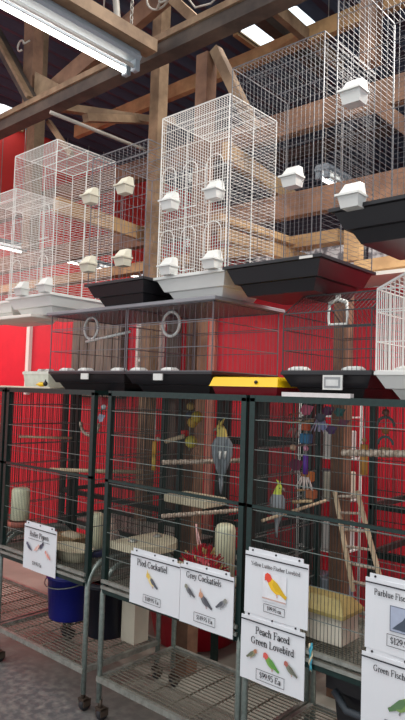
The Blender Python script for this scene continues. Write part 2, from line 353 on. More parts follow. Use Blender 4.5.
# ================================================================== FLIGHT CAGES (front row)
V0, DEP, ZT, ZM, ZB, ZS = 1.729, .452, 1.35, .979, .53, .171
def vbars(b, x0, x1, y, z0, z1, step=.0127, w=.0013):
    n = max(1, round((x1-x0)/step))
    for i in range(1, n): x = x0+(x1-x0)*i/n; b.bar((x, y, z0), (x, y, z1), w, w, 4, caps=False)
def hbars(b, x0, x1, y, zs, w=.003, mi=0):
    for z in zs: b.bar((x0, y, z), (x1, y, z), w, w, 4, mi, caps=False)
def side_bars(b, x, y0, y1, z0, z1, step=.0127, w=.0013):
    n = round((y1-y0)/step)
    for i in range(1, n): y = y0+(y1-y0)*i/n; b.bar((x, y, z0), (x, y, z1), w, w, 4, caps=False)
ZW = [ZB+.035+i*.1005 for i in range(1, 8)]
def flight_cage(label, a, bb, group='tall wheeled flight cages in the front row'):
    W = bb-a; t = thing('flight_cage', label, 'bird cage', ((a+bb)/2, V0, 0), 0, group)
    x0, x1 = -W/2, W/2; p = .022
    for sx in (x0+p/2, x1-p/2):
        for sy in (p/2, DEP-p/2):
            MB().bevel_box(sx-p/2, sx+p/2, sy-p/2, sy+p/2, ZB-.012, ZT-.004, .003).build('post', M['green'], t)
    b = MB()
    for y in (p/2, DEP-p/2): b.bar((x0, y, ZT-.008), (x1, y, ZT-.008), .02, .022)
    for x in (x0+p/2, x1-p/2): b.bar((x, 0, ZT-.008), (x, DEP, ZT-.008), .02, .022)
    b.build('top_rail', M['green'], t)
    MB().bar((x0, .006, ZM), (x1, .006, ZM), .012, .011).build('middle_rail', M['green'], t)
    for nm, y in (('front_panel', .008), ('back_panel', DEP-.008)):
        b = MB(); vbars(b, x0+p, x1-p, y, ZB+.03, ZT-.02); b2 = hbars(b, x0+p, x1-p, y-.003, ZW, .0023, 1)
        b.build(nm, [M['green_wire'], M['lit_rail_wire']], t)
    for x in (x0+.008, x1-.008):
        b = MB(); side_bars(b, x, p, DEP-p, ZB+.03, ZT-.02)
        for z in ZW: b.bar((x, p, z), (x, DEP-p, z), .0034, .0034, 4, 1, caps=False)
        b.build('side_panel', [M['green_wire'], M['lit_rail_wire']], t)
    b = MB()
    n = round(W/.0127)
    for i in range(1, n): x = x0+W*i/n; b.bar((x, p, ZT-.006), (x, DEP-p, ZT-.006), .0022, .0022, 4, caps=False)
    for k in (1, 2, 3): b.bar((x0, DEP*k/4, ZT-.004), (x1, DEP*k/4, ZT-.004), .0034, .0034, 4, caps=False)
    b.build('roof_panel', M['green_wire'], t)
    pan = MB().rects([(ZB-.008, x0+.03, x1-.03, .03, DEP-.03), (ZB+.02, x0+.022, x1-.022, .022, DEP-.022), (ZB+.02, x0+.03, x1-.03, .03, DEP-.03), (ZB+.004, x0+.034, x1-.034, .034, DEP-.034)]).build('litter_pan', [M['litter']], t)
    b = MB()
    for i in range(1, int(DEP/.014)): y = .02+i*.0132; 
    n = int((DEP-.04)/.014)
    for i in range(n+1): y = .02+(DEP-.04)*i/n; b.bar((x0+.02, y, ZB+.04), (x1-.02, y, ZB+.04), .0024, .0024, 4, caps=False)
    for k in range(1, 6): x = x0+W*k/6; b.bar((x, .02, ZB+.036), (x, DEP-.02, ZB+.036), .004, .004, 4, caps=False)
    b.build('floor_grate', M['grate'], pan)
    b = MB()
    for z in (ZB+.038, ZB+.014):
        b.bar((x0+.01, -.002, z), (x1-.01, -.002, z), .014, .012); b.bar((x0+.01, DEP-.01, z), (x1-.01, DEP-.01, z), .014, .012)
        for x in (x0+.014, x1-.014): b.bar((x, 0, z), (x, DEP, z), .012, .012)
    b.build('base_rail', M['galv'], t)
    MB().box(x0+.02, x1-.02, -.006, .004, ZB-.010, ZB+.006).build('apron', M['green'], t)
    # side stands: bent tube on each end
    for x in (x0+.006, x1-.006):
        R = .11; pts = [(x, .008, .075), (x, .008, .62-R)]
        for k in range(1, 7): a = k*PI/12; pts.append((x, .008+R*(1-math.cos(a)), .62-R+R*math.sin(a)))
        for k in range(0, 6): a = PI/2-k*PI/12; pts.append((x, DEP-.008-R*(1-math.cos(PI/2-a)) if False else DEP-.008-R+R*math.cos(a), .62-R+R*math.sin(a)))
        pts += [(x, DEP-.008, .62-R), (x, DEP-.008, .075)]
        MB().tube(pts, .0115, 8).build('stand_tube', M['stand'], t)
    # lower shelf
    b = MB()
    for y in (.002, DEP-.002): b.bar((x0, y, ZS), (x1, y, ZS), .016, .022)
    for x in (x0+.006, x1-.006): b.bar((x, 0, ZS), (x, DEP, ZS), .016, .022)
    sh = b.build('lower_shelf', M['galv'], t)
    b = MB(); n = 20
    for i in range(1, n): y = DEP*i/n; b.bar((x0, y, ZS+.004), (x1, y, ZS+.004), .0036, .0036, 4, caps=False)
    for k in range(1, 6): x = x0+W*k/6; b.bar((x, 0, ZS), (x, DEP, ZS), .005, .005, 4, caps=False)
    b.build('shelf_grid', M['grate'], sh)
    for x in (x0+.012, x1-.012):
        for y in (.012, DEP-.012):
            c = MB(); c.tube([(x, y, .05), (x, y, .085)], .009, 8); c.box(x-.018, x+.018, y-.012, y+.02, .045, .055)
            c.box(x-.018, x-.013, y-.008, y+.03, .02, .05); c.box(x+.013, x+.018, y-.008, y+.03, .02, .05)
            cs = c.build('caster', M['brass'], t)
            w = MB(); w.lathe([(.008, -.011), (.024, -.011), (.027, -.006), (.027, .006), (.024, .011), (.008, .011)], (0, 0, 0), 16)
            w.v = [(x+z_, y+.012+y_, .0275+x_) for (x_, y_, z_) in w.v]
            w.build('wheel', M['rubber'], cs)
    return t
CG = [(-3.62, -2.872), (-2.85, -2.154), (-2.064, -1.331), (-1.316, -.585)]
flight_cage('dark green wheeled flight cage cut off at the left edge', *CG[0])
flight_cage('dark green wheeled flight cage with the pigeon sign, blue bucket on its shelf', *CG[1])
flight_cage('dark green wheeled flight cage with two cockatiel signs', *CG[2])
flight_cage('dark green wheeled flight cage at right with the ladder and lovebird signs', *CG[3])
# second row, facing the red wall
def back_cage(label, a, bb, rails):
    W = bb-a; t = thing('flight_cage', label, 'bird cage', ((a+bb)/2, 2.47, 0), 0, 'dark cages in the row behind')
    x0, x1 = -W/2, W/2; D = .42
    for x in (x0+.014, x1-.014):
        for y in (.014, D-.014): MB().bevel_box(x-.014, x+.014, y-.014, y+.014, 0.0, ZT, .003).build('post', M['green'], t)
    for z in [ZT-.012]+rails:
        b = MB()
        for y in (.014, D-.014): b.bar((x0, y, z), (x1, y, z), .018, .026)
        for x in (x0+.014, x1-.014): b.bar((x, 0, z), (x, D, z), .018, .026)
        b.build('rail', M['green'], t)
    for y, nm in ((.014, 'front_panel'),):
        b = MB(); vbars(b, x0+.02, x1-.02, y, .52, ZT-.02, .03, .002); hbars(b, x0, x1, y, [.6+.125*i for i in range(6)], .0034); b.build(nm, M['green_wire'], t)
    MB().rects([(.49, x0+.02, x1-.02, .02, D-.02), (.52, x0+.01, x1-.01, .01, D-.01)]).build('litter_pan', M['galv'], t)
    return t
back_cage('dark flight cage in the back row, behind the pigeon cage', -3.40, -2.33, [.709, .53])
back_cage('dark flight cage in the back row, behind the cockatiel perches', -2.085, -1.80, [1.119, .716, .53])
back_cage('dark flight cage in the back row, behind the ladder', -1.245, -.55, [.907, .709, .53])

# ================================================================== UPPER CAGES
def hood(name, x, y, z, mt, parent, s=1.0):
    b = MB(); w = .030*s
    b.rects([(z-.034, x-w*.85, x+w*.85, y-.036, y+.002), (z-.004, x-w, x+w, y-.046, y+.004), (z-.004, x-w*1.15, x+w*1.15, y-.054, y+.004), (z+.002, x-w*1.15, x+w*1.15, y-.054, y+.004), (z+.002, x-w*.98, x+w*.98, y-.044, y+.004), (z+.034, x-w*.78, x+w*.78, y-.020, y+.004), (z+.036, x-w*.74, x+w*.74, y-.018, y+.004)])
    return b.build(name, mt, parent)
def cage_tray(t, W, D, mt, h=.09, lip=.012):
    k = .035
    b = MB(); b.rects([(-h, -W+k+.02, -k-.02, k+.02, D-k-.02), (-h*.62, -W+k, -k, k, D-k), (-h*.60, -W+k*.6, -k*.6, k*.6, D-k*.6), (-.012, -W, 0, 0, D), (-.010, -W-lip, lip, -lip, D+lip), (0, -W-lip, lip, -lip, D+lip), (0, -W+.004, -.004, .004, D-.004), (-.05, -W+.03, -.03, .03, D-.03)])
    tr = b.build('tray', mt, t)
    return tr
def arch(b, xc, z, w, h, y, r_=.0016):
    pts = [(xc-w/2, y, z), (xc-w/2, y, z+h-w/2)]+[(xc-w/2*math.cos(a), y, z+h-w/2+w/2*math.sin(a)) for a in [k*PI/8 for k in range(1, 8)]]+[(xc+w/2, y, z+h-w/2), (xc+w/2, y, z)]
    b.tube(pts, r_, 5)
def scroll(b, xc, zc, s, y):
    for sx in (-1, 1):
        for sz in (-1, 1):
            b.tube([(xc+sx*(s*.5+s*.45*math.cos(t)), y, zc+sz*(s*.8+s*.45*math.sin(t))) for t in [k*PI/5 for k in range(10)]], .0013, 4, closed=True)
    b.tube([(xc, y, zc-s*2), (xc, y, zc+s*2)], .0013, 4)
def tall_cage(label, loc, W, D, H, wire, traym, trayh=.09, hoods=(), hoodm=None, doors=(), step=.0125, w=.0019, sticker=None, rz=0, pitch=.0135, side='h', group='tall cages on the upper tier'):
    t = thing('tall_bird_cage', label, 'bird cage', loc, rz, group)
    tr = cage_tray(t, W, D, traym, trayh); fw = .0022+w
    b = MB()
    for x in (-W, 0):
        for y in (0, D): b.bar((x, y, -.01), (x, y, H), fw, fw)
    for z in (.002, H):
        for y in (0, D): b.bar((-W, y, z), (0, y, z), fw, fw)
        for x in (-W, 0): b.bar((x, 0, z), (x, D, z), fw, fw)
    b.build('frame_wire', wire, t)
    b = MB(); vbars(b, -W, 0, 0, 0, H, step, w); hbars(b, -W, 0, -.002, [H*k for k in (.28, .34, .52, .6, .78, .9)], w*1.6); b.build('front_panel', wire, t)
    b = MB()
    n = int(H/pitch)
    for i in range(1, n): z = H*i/n; b.bar((-W, D, z), (0, D, z), w, w, 4, caps=False)
    for k in (1, 2): b.bar((-W*k/3, D, 0), (-W*k/3, D, H), .003, .003, 4, caps=False)
    b.build('back_panel', wire, t)
    for x in (-W, 0):
        b = MB()
        for i in range(1, n): z = H*i/n; b.bar((x, 0, z), (x, D, z), w, w, 4, caps=False)
        b.bar((x, D/2, 0), (x, D/2, H), w*1.7, w*1.7, 4, caps=False)
        b.build('side_panel', wire, t)
    b = MB(); n2 = round(W/step)
    for i in range(1, n2): x = -W*i/n2; b.bar((x, 0, H), (x, D, H), w, w, 4, caps=False)
    for k in (1, 2, 3): b.bar((-W, D*k/4, H), (0, D*k/4, H), .003, .003, 4, caps=False)
    b.build('roof_panel', wire, t)
    for (xc, z, ww, hh, orn) in doors:
        b = MB(); arch(b, xc, z, ww, hh, -.006); 
        if orn: scroll(b, xc, z+hh*.62, .011, -.006)
        b.bar((xc-ww/2, -.006, z), (xc+ww/2, -.006, z), .003, .003)
        b.build('door', wire, t)
    for (xc, z) in hoods: hood('food_hood', xc, 0, z, hoodm or M['white_plastic'], t)
    if sticker:
        xs, zs_, sw, sh = sticker
        MB().box(xs, xs+sw, -.0135, -.0115 if False else -.0105, zs_, zs_+sh).build('sticker', C_('#d6d3cd'), t)
    return t
ZL = 1.81
board = MB().bevel_box(-4.6, -2.66, 1.725, 1.88, 1.70, 1.716, .003).build('shelf_board', M['soffit'])
tag(board, 'white board edge under the tall white cages at the left', 'board')
o = MB().bevel_box(-2.56, -1.50, 1.745, 2.20, 1.70, 1.716, .003).build('roof_sheet', mat('grey_plastic_sheet', '#85858a', .3, var=.1)); tag(o, 'grey plastic sheet roofing the two small cages with ring swings', 'sheet')
dU3 = [(x, z, ww, hh, orn) for z, hh in ((.015, .17), (.26, .18)) for x, ww, orn in ((-.30, .075, False), (-.185, .075, True), (-.06, .085, False))]
tall_cage('tallest white cage in the centre with four white food hoods', (-1.465, 1.753, ZL), .352, .30, .655, M['white_wire'], M['white_plastic'], .093, hoods=((-.27, .035), (-.045, .035), (-.275, .295), (-.045, .295)), doors=dU3, w=.0013)
dU = [(x, z, .08, .17, False) for z in (.02, .27) for x in (-.30, -.07)]
tall_cage('tall white cage on white tray at left, by the red gable wall', (-2.531, 1.743, ZL), .368, .366, .745, M['white_wire'], M['white_plastic'], .093, hoods=((-.22, .035), (.03-.05, .035)), doors=dU, w=.0011)
tall_cage('white tray cage cut off by the left edge, behind the tall white one', (-2.955, 1.79, ZL), .40, .36, .60, M['white_wire'], M['white_plastic'], .093, w=.0011)
tall_cage('dark wire cage on a black tray between the two tall white cages', (-1.842, 1.70, ZL), .352, .36, .56, M['grey_wire'], M['black_plastic'], .093, hoods=((-.335, .385), (-.11, .385), (-.33, .085), (-.105, .085)), hoodm=M['cream_plastic'], step=.025, w=.0012, pitch=.05)
tall_cage('big black tray cage right of the tall white cage, one white hood inside', (-1.055, 1.735, ZL), .385, .355, .735, M['dark_wire'], M['black_plastic'], .105, hoods=((-.10, .265),), step=.0165, pitch=.0165, w=.0009, sticker=(-.07, -.0105, .05, .0085), doors=())
tall_cage('black tray cage highest at the right edge with two white food hoods', (-.485, 1.525, 1.875), .40, .36, .70, M['dark_wire'], M['black_plastic'], .095, hoods=((-.335, .02), (-.335, .305)), step=.0165, pitch=.0165, w=.0009)

def low_cage(label, x0, x1, y0, D, H, wire, traym, roof='flat', ring=None, trapeze=None, cups=(), sticker=None, step=.0125, w=.0019):
    W = x1-x0; t = thing('small_bird_cage', label, 'bird cage', (x1, y0, 1.352+.083), 0, 'small cages standing on the flight cages')
    cage_tray(t, W, D, traym, .083, .005)
    b = MB()
    ze = H if roof == 'flat' else H*.72
    for x in (-W, 0):
        for y in (0, D): b.bar((x, y, -.005), (x, y, ze), .004, .004)
    for z in (.002, ze):
        for y in (0, D): b.bar((-W, y, z), (0, y, z), .004, .004)
        for x in (-W, 0): b.bar((x, 0, z), (x, D, z), .004, .004)
    if roof == 'ridge':
        for y in (D*.3, D*.7): b.bar((-W+.01, y, H), (-.01, y, H), .005, .005)
        for x in (-W, 0):
            b.bar((x, 0, ze), (x, D*.3, H), .004, .004); b.bar((x, D, ze), (x, D*.7, H), .004, .004); b.bar((x, D*.3, H), (x, D*.7, H), .004, .004)
    if roof == 'gable':
        for y in (0, D): b.bar((-W, y, ze), (-W/2, y, H), .006, .006); b.bar((0, y, ze), (-W/2, y, H), .006, .006)
        b.bar((-W/2, 0, H), (-W/2, D, H), .006, .006)
    b.build('frame_wire', wire, t)
    def top(x, y=0):
        if roof == 'gable': return ze+(H-ze)*(1-abs(x+W/2)/(W/2))
        return ze
    for y, nm in ((0, 'front_panel'), (D, 'back_panel')):
        b = MB(); n = round(W/step)
        for i in range(1, n): x = -W*i/n; b.bar((x, y, 0), (x, y, top(x)), w, w, 4, caps=False)
        hbars(b, -W, 0, y, [ze*.36, ze*.72, ze*.75], .003); b.build(nm, wire, t)
    for x in (-W, 0):
        b = MB(); n = round(D/step)
        for i in range(1, n): y = D*i/n; b.bar((x, y, 0), (x, y, ze if roof != 'ridge' else min(H, ze+(H-ze)*min(y, D-y)/(D*.3))), w, w, 4, caps=False)
        for z in (ze*.36, ze*.72): b.bar((x, 0, z), (x, D, z), .003, .003, 4, caps=False)
        b.build('side_panel', wire, t)
    b = MB(); n = round(W/step)
    for i in range(1, n):
        x = -W*i/n
        if roof == 'flat': b.bar((x, 0, ze), (x, D, ze), w, w, 4, caps=False)
        elif roof == 'ridge':
            b.bar((x, 0, ze), (x, D*.3, H), w, w, 4, caps=False); b.bar((x, D*.3, H), (x, D*.7, H), w, w, 4, caps=False); b.bar((x, D, ze), (x, D*.7, H), w, w, 4, caps=False)
        else: b.bar((x, 0, top(x)), (x, D, top(x)), w, w, 4, caps=False)
    b.build('roof_panel', wire, t)
    for xc in cups:
        c = MB(); c.rects([(-.004, xc-.034, xc+.034, .003, .05), (.010, xc-.030, xc+.030, .003, .045), (.017, xc-.012, xc+.02, .008, .04)]); c.build('seed_cup', M['white_plastic'], t)
    if sticker:
        xs, zs_, sw, sh = sticker
        s_ = MB().box(xs, xs+sw, -.018, -.0125, zs_, zs_+sh).build('sticker', C_('#d9dad6'), t)
        if sw > .06:
            MB().box(xs+.006, xs+sw-.006, -.0195, -.018, zs_+.006, zs_+sh-.006).build('sticker_print', C_('#8f9294'), s_)
            MB().box(xs+.012, xs+sw-.012, -.0205, -.0195, zs_+.012, zs_+sh-.014).build('sticker_print', C_('#d0d2d0'), s_)
    return t
def ring_swing(label, c, rad=.05, top=1.70):
    t = thing('ring_swing', label, 'bird swing', c, 0, 'white bird swings')
    MB().tube([(rad*math.cos(a), 0, rad*1.04*math.sin(a)) for a in [k*2*PI/28 for k in range(28)]], .0065, 8, closed=True).build('ring', M['white_plastic'], t)
    h = MB().tube([(0, 0, rad*1.04), (0, 0, top-c[2]-.004)], .0025, 6)
    h.tube([(.008*math.cos(a), 0, rad+.03+.01*math.sin(a)) for a in [k*2*PI/12 for k in range(12)]], .0028, 6, closed=True)
    h.build('hanger', M['white_plastic'], t); return t
low_cage('small dark wire cage with black tray and ring swing, left of two', -2.534, -2.003, 1.76, .42, .263, M['grey_wire'], M['black_plastic'], cups=(-.43, -.29, -.06), sticker=(-.27, -.035, .05, .026), step=.03, w=.0009)
low_cage('small dark wire cage with black tray below the central tall white cage', -1.992, -1.52, 1.76, .42, .263, M['grey_wire'], M['black_plastic'], cups=(-.42, -.24), sticker=(-.29, -.035, .05, .026), step=.03, w=.0009)
low_cage('small black cage with sloped roof and printed label on tray', -1.205, -.885, 1.76, .40, .268, M['black_wire'], M['black_plastic'], 'ridge', cups=(-.27, -.07), sticker=(-.155, -.058, .068, .046), step=.016, w=.0014)
low_cage('small white gable roofed cage on a white tray at the right edge', -.868, -.45, 1.76, .40, .345, M['white_wire'], M['white_plastic'], 'gable', cups=(-.33, -.08), step=.014, w=.0024)
MB_ = MB().box(-1.185, -.935, 1.728, 1.75, 1.352, 1.366).build('label_strip', C_('#d9d4d2')); tag(MB_, 'pale strip along the foot of the black cage tray with the printed label', 'strip')
ring_swing('white ring swing hanging above the slanted perch', (-2.40, 1.89, 1.648)); ring_swing('white ring swing in the cage below the central tall white cage', (-1.875, 1.90, 1.643))
o = MB().tube([(-2.41, 1.87, 1.582), (-2.12, 1.89, 1.62)], .0065, 8).build('perch', M['white_plastic']); tag(o, 'slanted white perch under the left ring swing', 'perch')
t = thing('trapeze_swing', 'white trapeze swing hanging in the black cage with sloped roof', 'bird swing', (-1.072, 1.885, 1.60), 0, 'white bird swings')
MB().tube([(-.032, 0, .075), (-.036, 0, .03), (-.034, 0, 0), (.034, 0, 0), (.036, 0, .03), (.032, 0, .075)], .005, 8).build('trapeze_bar', M['white_plastic'], t)
h = MB().tube([(-.034, 0, .072), (0, 0, .086), (.034, 0, .072)], .007, 8).tube([(0, 0, .085), (0, 0, .102)], .003, 6)
h.tube([(.008*math.cos(a), 0, .094+.009*math.sin(a)) for a in [k*2*PI/12 for k in range(12)]], .0028, 6, closed=True); h.build('hanger', M['white_plastic'], t)
# smoky plastic strip sagging over the sloped cage
pts = [(-1.14, 1.768), (-1.05, 1.768), (-.97, 1.752), (-.90, 1.726), (-.84, 1.69)]
# yellow and red cage base lying on the flight cages
t = thing('cage_base', 'bright yellow lipped cage base with dark red underside, lying between the black trays', 'cage base', (-1.370, 1.77, 1.352))
MB().rects([(0, -.135, .135, .0, .25), (.03, -.145, .145, -.01, .28)]).build('base_tray', M['dark_red'], t)
MB().rects([(.03, -.153, .153, -.02, .29), (.033, -.151, .151, -.018, .288), (.062, -.143, .143, -.006, .276), (.064, -.138, .138, .0, .27)]).build('rim', M['yellow_plastic'], t)
MB().tube([(.06, -.014, .046), (.06, -.02, .046)], .006, 8).build('rivet', M['black_plastic'], t)

# ---- flat goods on the left cages
o = MB().bevel_box(-3.30, -2.56, 1.78, 2.12, 1.351, 1.362, .003).build('cardboard_sheet', M['card']); tag(o, 'flat beige cardboard sheet on top of the leftmost cages', 'sheet')
t = thing('storage_box', 'pale green plastic box on the cardboard at left', 'box', (-2.88, 1.97, 1.362))
MB().rects([(0, -.105, .105, -.05, .05), (.065, -.115, .115, -.058, .058)]).build('body', C_('#d4dccf'), t)
MB().rects([(.065, -.12, .12, -.062, .062), (.078, -.12, .12, -.062, .062), (.082, -.112, .112, -.055, .055)]).build('lid', C_('#e2e6dc'), t)
for x in (-.03, .04): MB().rects([(.082, x-.02, x+.02, -.02, .02), (.096, x-.012, x+.012, -.014, .014)]).build('lid_knob', M['white_plastic'], t)
b = MB().ball((0, 0, .012), .03, .018, .012, 0).ball((.032, .0, .016), .013, .012, .013, 1).tube([(-.03, 0, .012), (-.05, .004, .01)], .004, 6, 0).tube([(.03, 0, .026), (.034, 0, .036)], .003, 5, 1)
o = b.build('toy_bird', [M['yellow_plastic'], M['black_plastic']]); o.location = (-2.70, 1.83, 1.362); tag(o, 'tiny yellow and dark toy bird lying on the cardboard sheet', 'toy')

# ================================================================== SIGNS
VW, TW, XH = .155, .075, .66
def st(x, y0, y1, w=VW, s0=True, s1=True):
    o = [(x, y0, x, y1, w)]
    if s0: o.append((x-.14, y0+.03, x+.14, y0+.03, .06))
    if s1: o.append((x-.14, y1-.03, x+.08, y1-.03, .06))
    return o
def arc(cx, cy, rx, ry, a0, a1, w=VW, n=12):
    o = []
    for k in range(n):
        t0 = math.radians(a0+(a1-a0)*k/n); t1 = math.radians(a0+(a1-a0)*(k+1)/n); tm = (t0+t1)/2
        ww = TW+(w-TW)*abs(math.cos(tm))
        o.append((cx+rx*math.cos(t0), cy+ry*math.sin(t0), cx+rx*math.cos(t1), cy+ry*math.sin(t1), ww))
    return o
def bowl(cx): return arc(cx, .33, .20, .29, 0, 360)
G = {
 'R': (.85, st(.17, 0, 1)+arc(.36, .74, .24, .23, -90, 90)+[(.17, .97, .36, .97, TW), (.17, .51, .36, .51, TW), (.40, .51, .70, .04, VW), (.62, .03, .82, .03, .06)]),
 'P': (.76, st(.17, 0, 1)+arc(.38, .73, .24, .24, -90, 90)+[(.17, .97, .38, .97, TW), (.17, .49, .38, .49, TW)]),
 'C': (.82, arc(.44, .5, .34, .46, 50, 315)+[(.68, .68, .68, .98, TW)]),
 'G': (.90, arc(.44, .5, .34, .46, 50, 310)+[(.68, .68, .68, .98, TW), (.70, .05, .70, .42, VW), (.54, .42, .84, .42, .06)]),
 'Y': (.86, [(.12, 1, .43, .45, VW), (.74, 1, .43, .45, TW), (0, .97, .26, .97, .06), (.62, .97, .86, .97, .06)]+st(.43, 0, .48, s1=False)),
 'L': (.74, st(.17, 0, 1)+[(.17, .03, .66, .03, TW), (.65, .0, .65, .24, TW)]),
 'F': (.72, st(.17, 0, 1)+[(.17, .97, .64, .97, TW), (.64, .76, .64, 1, TW), (.17, .52, .48, .52, TW), (.48, .42, .48, .62, TW)]),
 'E': (.78, st(.17, 0, 1)+[(.17, .97, .66, .97, TW), (.66, .78, .66, 1, TW), (.17, .52, .48, .52, TW), (.48, .42, .48, .62, TW), (.17, .03, .70, .03, TW), (.69, 0, .69, .24, TW)]),
 'o': (.56, bowl(.28)), 'c': (.50, arc(.28, .33, .20, .29, 45, 320)+arc(.40, .52, .04, .04, 0, 360, .1, 6)),
 'e': (.52, arc(.27, .33, .20, .29, 0, 320)+[(.08, .37, .47, .37, TW)]),
 'l': (.34, st(.17, 0, 1)), 'i': (.34, st(.17, 0, XH)+[(.17, .80, .17, .95, .15)]),
 'r': (.46, st(.17, 0, XH)+arc(.33, .50, .12, .12, 60, 170)+[(.38, .52, .38, .64, .12)]),
 'n': (.68, st(.17, 0, XH)+arc(.34, .40, .17, .22, 0, 180)+st(.51, 0, .42, s1=False)),
 'h': (.68, st(.17, 0, 1)+arc(.34, .40, .17, .22, 0, 180)+st(.51, 0, .42, s1=False)),
 'u': (.68, st(.15, .2, XH, s0=False)+arc(.32, .24, .17, .22, 180, 360)+st(.49, .0, XH)),
 'd': (.62, bowl(.28)+st(.47, 0, 1)), 'b': (.62, bowl(.34)+st(.15, 0, 1, s0=False)), 'g': (.58, bowl(.28)+st(.47, -.1, XH, s0=False)+arc(.28, -.10, .19, .18, 180, 360)),
 'a': (.56, arc(.22, .18, .15, .17, 0, 360)+arc(.26, .45, .16, .17, 0, 170)+st(.42, 0, .48, s1=False)),
 't': (.40, [(.17, .08, .17, .86, VW), (.03, .63, .34, .63, TW)]+arc(.27, .14, .10, .12, 180, 320, .1, 6)),
 'k': (.68, st(.17, 0, 1)+[(.20, .27, .48, .62, TW), (.30, .38, .55, .03, VW), (.38, .63, .60, .63, .06), (.44, .03, .66, .03, .06)]),
 's': (.46, arc(.23, .48, .14, .15, 30, 270, .12)+arc(.23, .17, .15, .15, -150, 90, .13)),
 'y': (.60, [(.12, XH, .31, .04, VW), (.50, XH, .27, -.10, TW), (.02, .63, .24, .63, .06), (.40, .63, .58, .63, .06)]+arc(.18, -.1, .10, .12, 190, 350, .1, 6)),
 'v': (.60, [(.12, XH, .31, .02, VW), (.50, XH, .31, .02, TW), (.02, .63, .24, .63, .06), (.40, .63, .58, .63, .06)]),
 'w': (.86, [(.12, XH, .28, .02, VW), (.43, XH, .28, .02, TW), (.43, XH, .60, .02, VW), (.76, XH, .60, .02, TW), (.02, .63, .24, .63, .06), (.64, .63, .84, .63, .06)]),
 '$': (.58, arc(.29, .68, .20, .20, 30, 270, .13)+arc(.29, .28, .21, .20, -150, 90, .13)+[(.29, -.1, .29, 1.06, TW)]),
 '.': (.26, [(.13, 0, .13, .14, .15)]), ' ': (.34, []),
 '0': (.56, arc(.28, .48, .20, .47, 0, 360)), '1': (.48, st(.25, 0, .98, s1=False)+[(.25, .96, .08, .82, TW)]),
 '2': (.56, arc(.28, .70, .19, .26, -10, 170)+[(.45, .62, .08, .06, VW*.8), (.06, .05, .50, .05, .1)]),
 '3': (.56, arc(.26, .72, .18, .22, -90, 150)+arc(.26, .27, .20, .25, -150, 90)), '4': (.56, [(.38, 0, .38, .98, VW), (.38, .96, .04, .28, TW), (.03, .28, .52, .28, TW)]),
 '5': (.56, [(.12, .94, .48, .94, .1), (.12, .94, .11, .55, TW)]+arc(.25, .31, .21, .29, -150, 110)),
 '8': (.56, arc(.28, .72, .17, .22, 0, 360)+arc(.28, .26, .20, .25, 0, 360)), '9': (.56, arc(.28, .66, .20, .29, 0, 360)+[(.47, .66, .44, .36, VW), (.44, .36, .16, .02, TW)]),
}
def text(name, s, x, z, size, parent, y, mt=None, align='CENTER', bold=1.0, condense=.92):
    k = size*.70; W = sum(G[c][0] for c in s)*k*condense; px = x-W/2; b = MB(); zb = z-k*.42
    for c in s:
        adv, strokes = G[c]
        for x0, y0, x1, y1, w in strokes:
            d_ = Vector((x1-x0, y1-y0)); 
            if d_.length < 1e-6: continue
            e = d_.normalized()*.012; n_ = Vector((-d_.y, d_.x)).normalized()*w*.5*bold
            q = [(x0-e.x+n_.x, y0-e.y+n_.y), (x0-e.x-n_.x, y0-e.y-n_.y), (x1+e.x-n_.x, y1+e.y-n_.y), (x1+e.x+n_.x, y1+e.y+n_.y)]
            b.poly([(px+qx*k*condense, y, zb+qy*k) for qx, qy in q])
        px += adv*k*condense
    return b.build(name, mt or M['ink'], parent)
def flat(b, pts, cx, cz, s, y, mi, mir=1, ro=0):
    c, n_ = math.cos(ro), math.sin(ro); b.poly([(cx+mir*(px*c-pz*n_)*s, y, cz+(px*n_+pz*c)*s) for px, pz in (pts if mir > 0 else pts[::-1])], mi)
PERCH = dict(tail=[(-.5, -.62), (-.18, -.12), (.02, -.22), (-.36, -.72)], body=[(-.3, -.3), (-.22, .1), (-.02, .38), (.2, .42), (.3, .2), (.24, -.1), (.06, -.36), (-.14, -.42)], head=[(-.02, .36), (.0, .56), (.12, .68), (.28, .66), (.38, .5), (.42, .38), (.33, .4), (.28, .24), (.1, .28)], wing=[(-.42, -.48), (-.24, .08), (-.06, .26), (.08, .1), (.02, -.2), (-.2, -.42)], feet=[(.0, -.36), (.06, -.36), (.1, -.52), (.02, -.52)])
def bird_pic(parent, cx, cz, s, mir, cols, y, crest=False, ro=-.45):
    b = MB(); ms = [C_(c) for c in cols]
    for k, (key, mi) in enumerate((('feet', 3), ('tail', 2), ('body', 1), ('wing', 2), ('head', 0))):
        flat(b, PERCH[key], cx, cz, s, y-.0002*k, mi, mir, ro)
    if crest: flat(b, [(.1, .64), (.02, .95), (.22, .66)], cx, cz, s, y-.001, 0, mir, ro)
    return b.build('bird_picture', ms, parent)
def rect_line(b, x0, x1, z0, z1, y, w=.0014):
    b.box(x0, x1, y, y+.0003, z0, z0+w); b.box(x0, x1, y, y+.0003, z1-w, z1); b.box(x0, x0+w, y, y+.0003, z0, z1); b.box(x1-w, x1, y, y+.0003, z0, z1)
